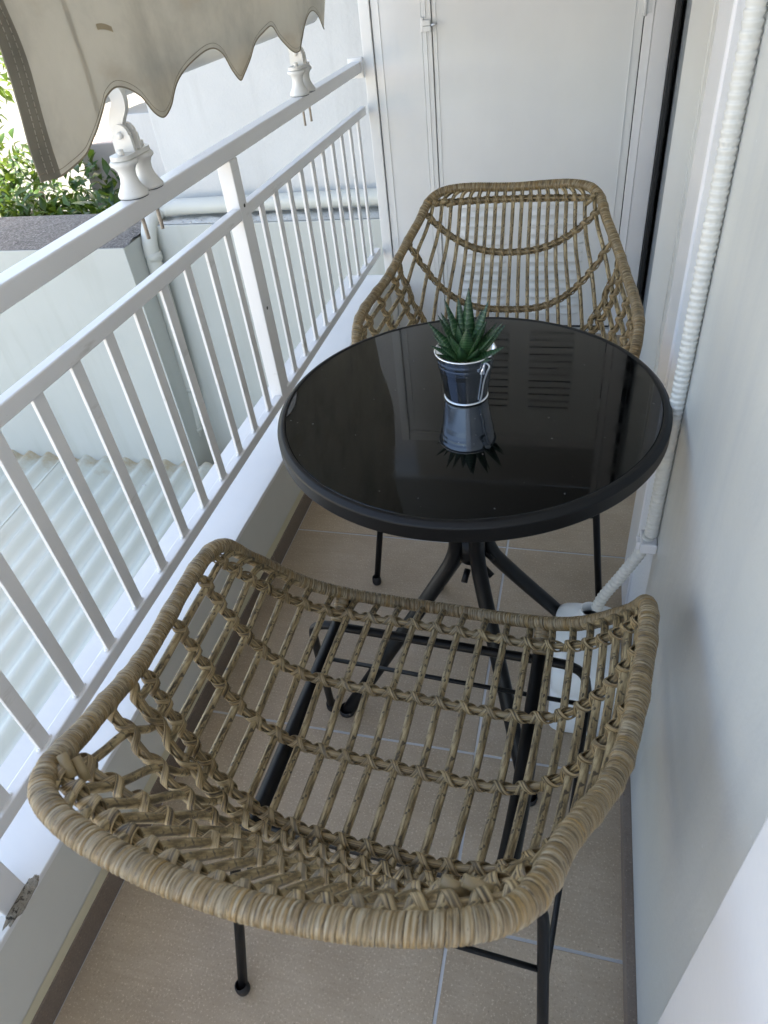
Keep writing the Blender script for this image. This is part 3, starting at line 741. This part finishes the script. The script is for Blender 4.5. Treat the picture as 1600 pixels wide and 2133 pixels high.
def band(v, rods):
    """woven row: two ribbons that cross on top of every rod, twisted round a thin core between the rods"""
    mb = MB(); Q = 14; n = Q*(len(rods)+1)
    ext = [-1]+list(rods)+[1]; S_ = []
    for a, b_ in zip(ext[:-1], ext[1:]): S_ += [a+(b_-a)*i/Q for i in range(Q)]
    S_.append(1.)
    cen = []; nor = []
    for s in S_: cen.append(surf(s, v)); nor.append(snorm(max(-.985, min(.985, s)), v))
    tan = [(cen[min(n, i+1)]-cen[max(0, i-1)]).normalized() for i in range(n+1)]
    mb.tube(cen, .0046, 8)
    for hand, gap in ((1, 0), (-1, .0007)):
        pts = []; fl_ = []
        for i in range(n+1):
            a = hand*2*PI*(i/Q-1); c_ = math.cos(a); bn = tan[i].cross(nor[i])
            jit = 1+.10*noise.noise((i*.21, v*7, hand*3))
            e = (.0052+.0036*(.5+.5*c_)+gap)*jit
            pts.append(cen[i]-nor[i]*c_*e+bn*math.sin(a)*(.0072*jit+gap)); fl_.append(-nor[i]*c_*.9+bn*math.sin(a))
        mb.tube(pts, (.0043, .0012), 8, flat=fl_, uscale=100.)
    return mb
def make_chair(label, group):
    t = thing('rattan_chair', label, 'chair', (0, 0, 0), group)
    # wrapped rim
    NS = 900; raw = [rim_pt(14*i/NS) for i in range(NS)]; ls = [0]
    for i in range(NS): ls.append(ls[-1]+(raw[(i+1) % NS]-raw[i]).length)
    tot = ls[-1]; pitch = .0086; nw = int(tot/pitch); pts = []; rad = []; U = []; i = 0
    joints = []
    for r in ROW[1:9]:
        u = side_u(r[1]); joints += [u, 14-u]
    fr4 = (0, .05, .18, .40, .50, .60, .82, .96); dep = (-.4, .6, .95, .85, .55, .85, .98, .6)
    for k in range(nw):
        lead = random.uniform(-.0002, .0003)
        for f, dp in zip(fr4, dep):
            d = tot*(k+f)/nw
            while i < NS-1 and ls[i+1] < d: i += 1
            tt = (d-ls[i])/(ls[i+1]-ls[i]); p = raw[i].lerp(raw[(i+1) % NS], tt); u = 14*(i+tt)/NS
            bul = max([0]+[math.exp(-((u-j)/.055)**2) for j in joints])
            pts.append(p); rad.append(.0096+.0013*dp+lead*dp+.0013*bul); U.append(k+f*.98+.01)
    U.append(nw-.001)
    MB().tube(pts, rad, 18, closed=True, uscale=U, vscale=1, shear=.004).build('rim', M_wrap, t)
    seat = MB(); back = MB()
    for k, s in enumerate(RS):
        v1 = 5.04+random.uniform(0, .05); ps = [surf(s, .0+v1*i/44) for i in range(45)]
        seat.tube(ps, .0053, 10, uscale=100.)
    for k, s2 in enumerate(RB):
        ps = [surf(s2, 3.95+(9-3.95)*i/44)+(snorm(s2, min(8.9, 3.95+5.05*i/44))*(.007 if i < 9 else .007*max(0, 1-(i-9)/8))) for i in range(45)]
        back.tube(ps, .0047, 10, uscale=100.)
    so_ = seat.build('seat', M_rod, t); bo_ = back.build('backrest', M_rod, t)
    for v in (1, 2, 3, 4): band(v, RS).build('weave_band', M_ribbon, so_)
    for v in (5, 6, 7, 8): band(v, RB).build('weave_band', M_ribbon, bo_)
    # open tube ends lying on the top row next to the corners
    for sx in (-1, 1):
        for dv, q in (((7.9, .935), (7.6, .90)) if sx < 0 else ((7.9, .80), (7.8, .72))):
            p = surf(sx*q, dv); n_ = -snorm(sx*q, dv); tn = (surf(sx*q+.02, dv)-surf(sx*q-.02, dv)).normalized(); a = p+n_*.012-tn*.006+Vector((0, 0, .005)); b_ = p+n_*.004+tn*.012
            vs = []; fs = []
            d = (b_-a).normalized(); e1 = d.orthogonal().normalized(); e2 = d.cross(e1)
            for rr, pp in ((.0030, a+d*.010), (.0030, a), (.0046, a), (.0046, b_), (.0005, b_)):
                for j in range(14): ang = 2*PI*j/14; vs.append(pp+(e1*math.cos(ang)+e2*math.sin(ang))*rr)
            for r_ in range(4):
                for j in range(14): fs.append((r_*14+j, r_*14+(j+1) % 14, r_*14+14+(j+1) % 14, r_*14+14+j))
            MB().add(vs, fs).build('tube_end', M_rod, bo_)
    # seat rails with the wrapped joints at the front rim
    for sx in (-1, 1):
        x = .167*sx
        MB().tube(cr([(x, .258, .428), (x, .240, .408), (x, .19, .4045), (x, .0, .3995), (x*.98, -.10, .4045), (x*.96, -.148, .418)], 8), .0135, 16).build('seat_rail', M_black, t)
        u0 = 0.78 if sx > 0 else 14-.78
        p = rim_pt(u0); j = MB(); pts = [p+Vector((0, .002-.040*f, -.006-.022*f)) for f in [i/40 for i in range(41)]]
        j.tube(pts, [.0105+.0013*(1 if (i % 5) not in (0,) else 0) for i in range(41)], 12, uscale=[i/5 for i in range(41)]).build('wrapped_joint', M_wrap, t)
    # leg frames
    for nm, fx, fy, tx, ty, tz in (('front_leg_frame', .276, .302, .232, .233, .376), ('rear_leg_frame', .237, -.230, .210, -.120, .380)):
        P = []
        top = Vector((tx, ty, tz)); ft = Vector((fx, fy, .006)); d = (ft-top).normalized(); rr = .045
        side = [ft, ft.lerp(top, .5)]+[top+d*rr*(1-f)**2+Vector((-rr*f*f, 0, 0)) for f in [i/6 for i in range(7)]]
        full = side+[Vector((-p.x, p.y, p.z)) for p in reversed(side)]
        MB().tube(full, .0078, 12).build(nm, M_black, t)
        for sx in (-1, 1):
            MB().lathe([(.0005, 0), (.0095, 0), (.0112, .004), (.0115, .012), (.0105, .022), (.0085, .024)], (fx*sx, fy, 0), 16).build('foot_cap', M_cap, t)
        q = ft.lerp(top, .64 if nm[0] == 'f' else .66)
        MB().tube([(q.x, q.y, q.z), (-q.x, q.y, q.z)], .0042, 8).build('stretcher', M_black, t)
    for sx in (-1, 1):
        MB().tube([(.2225*sx, -.171, .203), (.247*sx, .257, .245)], .0042, 8).build('stretcher', M_black, t)
    return t
grp = 'rattan chairs at the bistro table'
ch = make_chair('near rattan chair seen from behind its backrest, facing the black table', grp)
far = copy_tree(ch)
ch.location = (-.0350, -.4455, 0); ch.rotation_euler = (0, 0, -.0497)
far.location = (-.0143, .555, 0); far.rotation_euler = (0, 0, PI)
far['label'] = 'far rattan chair between the black table and the storage closet'

# ------------------------------------------------------------------ beyond the railing
YW = 2.0
def ground():
    vs = []; fs = []
    for i in range(2): pass
    return MB().add([(-160, -160, -3), (160, -160, -3), (160, 160, -3), (-160, 160, -3)], [(0, 1, 2, 3)])
ground().build('ground', M_ground, None, kind='structure')
rf = thing('corrugated_roof', 'pale green corrugated sheet roof below the balcony railing', 'roof')
Z0 = -1.02; SL = .055; PX = .14
for i, x1 in enumerate([-.78-.70*k for k in range(9)]):
    x0 = x1-.70-.03; vs = []; fs = []; nx = 66; z_ = .0035*(i % 2)
    for k in range(nx+1):
        x = x0+(x1-x0)*k/nx; h = .020*math.cos(2*PI*(x+.78)/PX)
        for y in (-5, YW): vs.append((x, y, Z0+SL*(y-YW)+h+z_))
    for k in range(nx): fs.append((2*k, 2*k+1, 2*k+3, 2*k+2))
    vs2 = [(x, y, z-.003) for x, y, z in vs]; o_ = len(vs)
    fs += [tuple(o_+q for q in reversed(f)) for f in fs]
    fs += [(2*k+0, 2*k+2, o_+2*k+2, o_+2*k) for k in range(nx)]+[(0, 1, o_+1, o_), (2*nx, 2*nx+1, o_+2*nx+1, o_+2*nx)]
    MB().add(vs+vs2, fs).build('roof_sheet', M_roof, rf)
hk = MB(); rg = random.Random(3)
for x in (-1.65, -2.2, -2.75, -3.3):
    for y in (.2, 1.0, 1.75):
        zz = Z0+SL*(y-YW)+.017
        hk.tube([(x-.012, y+.02, zz+.004), (x, y, zz+.012), (x+.020, y+.004, zz+.010)], .0022, 6)
hk.build('roof_hook', M_steel, rf)
wi = MB().tube(cr([(-1.32, .02, Z0-.06), (-1.28, -.02, Z0-.05), (-1.22, .05, Z0-.05), (-1.15, .07, Z0-.06)], 8), .0022, 6).build('cable', M_steel, rf)

lw = thing('low_wall', 'low pale wall with rough pebbled coping beside the tin roof', 'wall')
MB().box(-9, -1.968, YW, 2.214, -3, .268, .003).build('wall', M_stonewall, lw)
n = 160; vs = []; fs = []
for i in range(n+1):
    x = -9+(9-1.966)*i/n
    for k in range(13):
        y = YW+.004+(2.55-YW)*k/12
        e = .012*noise.noise((x*22, y*22, 0))+.008*noise.noise((x*60, y*60, 3)) if 0 < k < 12 else 0
        vs.append((x, y, .270+e+.02*math.sin(PI*k/12)))
for i in range(n):
    for k in range(12): a = i*13+k; fs.append((a, a+13, a+14, a+1))
MB().add(vs, fs).build('coping', M_coping, lw)
sw = thing('side_wall', 'pale wall with drain pipe lying along its ledge behind the railing', 'wall')
MB().box(-1.9675, .30, 2.215, 2.385, -3, .302, .004).build('wall', M_stonewall, sw)
n = 120; vs = []; fs = []
for i in range(n+1):
    x = -1.9675+2.26*i/n
    for k in range(9):
        y = 2.222+.16*k/8; e = (.010*noise.noise((x*30, y*30, 9))+.006*noise.noise((x*80, y*80, 1))) if 0 < k < 8 else -.003
        vs.append((x, y, .308+e))
for i in range(n):
    for k in range(8): a = i*9+k; fs.append((a, a+9, a+10, a+1))
MB().add(vs, fs).build('ledge', painted('rough pale mortar', (.55, .55, .52), .2, .9, 60, 1, ((.25, .24, .23), .6, 70), .006), sw)
dp = thing('drain_pipe', 'pale plastic drain pipe bending down the corner of the side wall', 'pipe')
pth = cr([(.25, 2.33, .372), (-.6, 2.33, .368), (-1.2, 2.328, .362), (-1.78, 2.318, .358)], 10)+[Vector((-1.86+.0*k, 2.31, .355)) for k in range(1)]+cr([(-1.90, 2.29, .350), (-1.925, 2.23, .325), (-1.93, 2.175, .25), (-1.935, 2.165, .12), (-1.945, 2.165, -.30), (-1.965, 2.165, -.66), (-1.985, 2.150, -.80), (-2.015, 2.11, -.93), (-2.06, 2.06, -1.01)], 8)
MB().tube(pth, .038, 20, cap=False).build('pipe', M_pvc, dp)
MB().tube([pth[-2], pth[-1]+(pth[-1]-pth[-2])*.02], .0345, 18).build('opening', M_dark, dp)
for i, z in enumerate((-.60, -.86)):
    p = min(pth[40:], key=lambda q: abs(q.z-z)); MB().lathe([(.039, -.012), (.0435, -.012), (.0435, .012), (.039, .012)], p, 20).box(p.x-.058, p.x-.036, p.y-.006, p.y+.05, p.z-.012, p.z+.012, .001).build('pipe_clamp', M_pvc, dp)
MB().lathe([(.0385, -.02), (.0425, -.02), (.0425, .02), (.0385, .02)], (-1.932, 2.17, .17), 20).build('socket', M_pvc, dp)

nh = thing('neighbour_house', 'tall white rendered house wall behind the railing', 'house')
MB().box(-1.865, .42, 2.386, 2.62, -3, 4.2, .006).build('wall', M_render, nh)
MB().box(-2.35, -1.84, 2.80, 3.25, -.2, .70, .006).build('shoulder_wall', M_render, nh)
MB().box(-2.62, -1.88, 2.78, 3.3, .815, .875, .006).build('sill', M_gloss, nh)
MB().box(-2.25, -1.95, 2.9, 3.2, .875, 1.2, 0).build('shutter', M_brown, nh)
ph = thing('pier', 'beige rendered pier standing left of the white house wall', 'wall')
MB().box(-3.22, -1.9, 3.6, 4.0, -3, .42, .01).build('wall', M_pink, ph)
fh = thing('sunlit_house', 'bright sunlit plaster house far behind the bushes', 'house')
MB().box(-26, -7.2, 11, 16, -3, 1.4, .02).build('wall', M_far, fh)
MB().box(-26.3, -7.0, 10.8, 16.2, 1.401, 1.65, .02).build('roof_edge', M_far, fh)

def foliage(name, mat_, parent, boxes, count, ln, seed):
    rg = random.Random(seed); mb = MB(); vs = []; fs = []; uv = []
    for _ in range(count):
        cx, cy, cz, rx, ry, rz = boxes[rg.randrange(len(boxes))]
        while True:
            p = Vector((rg.uniform(-1, 1), rg.uniform(-1, 1), rg.uniform(-1, 1)))
            if .25 < p.length < 1 and rg.random() < p.length**1.2: break
        c_ = Vector((cx+p.x*rx, cy+p.y*ry, cz+p.z*rz))
        d = (p*.6+Vector((rg.uniform(-1, 1), rg.uniform(-1, 1), rg.uniform(-.7, .9)))).normalized()
        l = ln*rg.uniform(.6, 1.25); w_ = l*.24
        sd_ = d.cross(Vector((rg.uniform(-1, 1), rg.uniform(-1, 1), 1.2))).normalized(); up = sd_.cross(d)
        o = len(vs); a = c_; b_ = c_+d*l-up*l*.18; q = c_+d*l*.45+up*l*.05
        vs += [a, q-sd_*w_+up*w_*.45, b_, q+sd_*w_+up*w_*.45, q, c_+d*l*.78-sd_*w_*.6+up*0, c_+d*l*.78+sd_*w_*.6]
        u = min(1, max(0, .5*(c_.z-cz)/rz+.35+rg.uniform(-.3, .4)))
        for f in ((0, 1, 4), (0, 4, 3), (1, 5, 4), (4, 5, 2), (4, 2, 6), (4, 6, 3)):
            fs.append(tuple(o+k for k in f)); uv.append([(u, 0)]*3)
    return mb.add(vs, fs, uv).build(name, mat_, parent)
def stems(name, parent, segs_):
    mb = MB()
    for p, r in segs_: mb.tube(cr(p, 6), [r*(1-.6*i/(6*(len(p)-1))) for i in range(6*(len(p)-1)+1)], 8)
    mb.build(name, M_bark, parent)
bs = thing('bush', 'dense glossy dark green bush right behind the pebbled low wall', 'bush')
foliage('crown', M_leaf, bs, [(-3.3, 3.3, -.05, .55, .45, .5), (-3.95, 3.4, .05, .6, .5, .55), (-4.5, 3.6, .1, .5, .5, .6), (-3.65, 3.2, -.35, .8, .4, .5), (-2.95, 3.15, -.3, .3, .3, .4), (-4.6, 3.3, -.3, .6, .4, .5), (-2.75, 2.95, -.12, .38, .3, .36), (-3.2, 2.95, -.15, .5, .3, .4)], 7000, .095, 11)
stems('trunk', bs, [([(-3.8, 3.5, -3), (-3.75, 3.45, -1.5), (-3.6, 3.4, -.3), (-3.4, 3.3, .2)], .05), ([(-3.8, 3.5, -1.8), (-4.1, 3.5, -.6), (-4.4, 3.6, .3)], .035), ([(-3.75, 3.5, -1.6), (-3.3, 3.35, -.6), (-3.0, 3.2, -.1)], .03)])
t2 = thing('tree', 'bright sunlit leafy tree at far left beyond the bush', 'tree')
foliage('crown', M_leaf2, t2, [(-7.6, 7.2, .7, 1.0, .8, .8), (-8.6, 7.4, 1.3, 1.2, .9, .9), (-7.9, 7.0, -.6, .9, .7, .7), (-9.4, 7.2, 0, 1.2, .9, 1.0)], 3600, .16, 12)
stems('trunk', t2, [([(-8.4, 7.4, -3), (-8.35, 7.35, -1.5), (-8.2, 7.3, .2), (-8.5, 7.3, 1.2)], .12), ([(-8.35, 7.35, -1.2), (-7.8, 7.2, .0), (-7.5, 7.2, .7)], .06)])
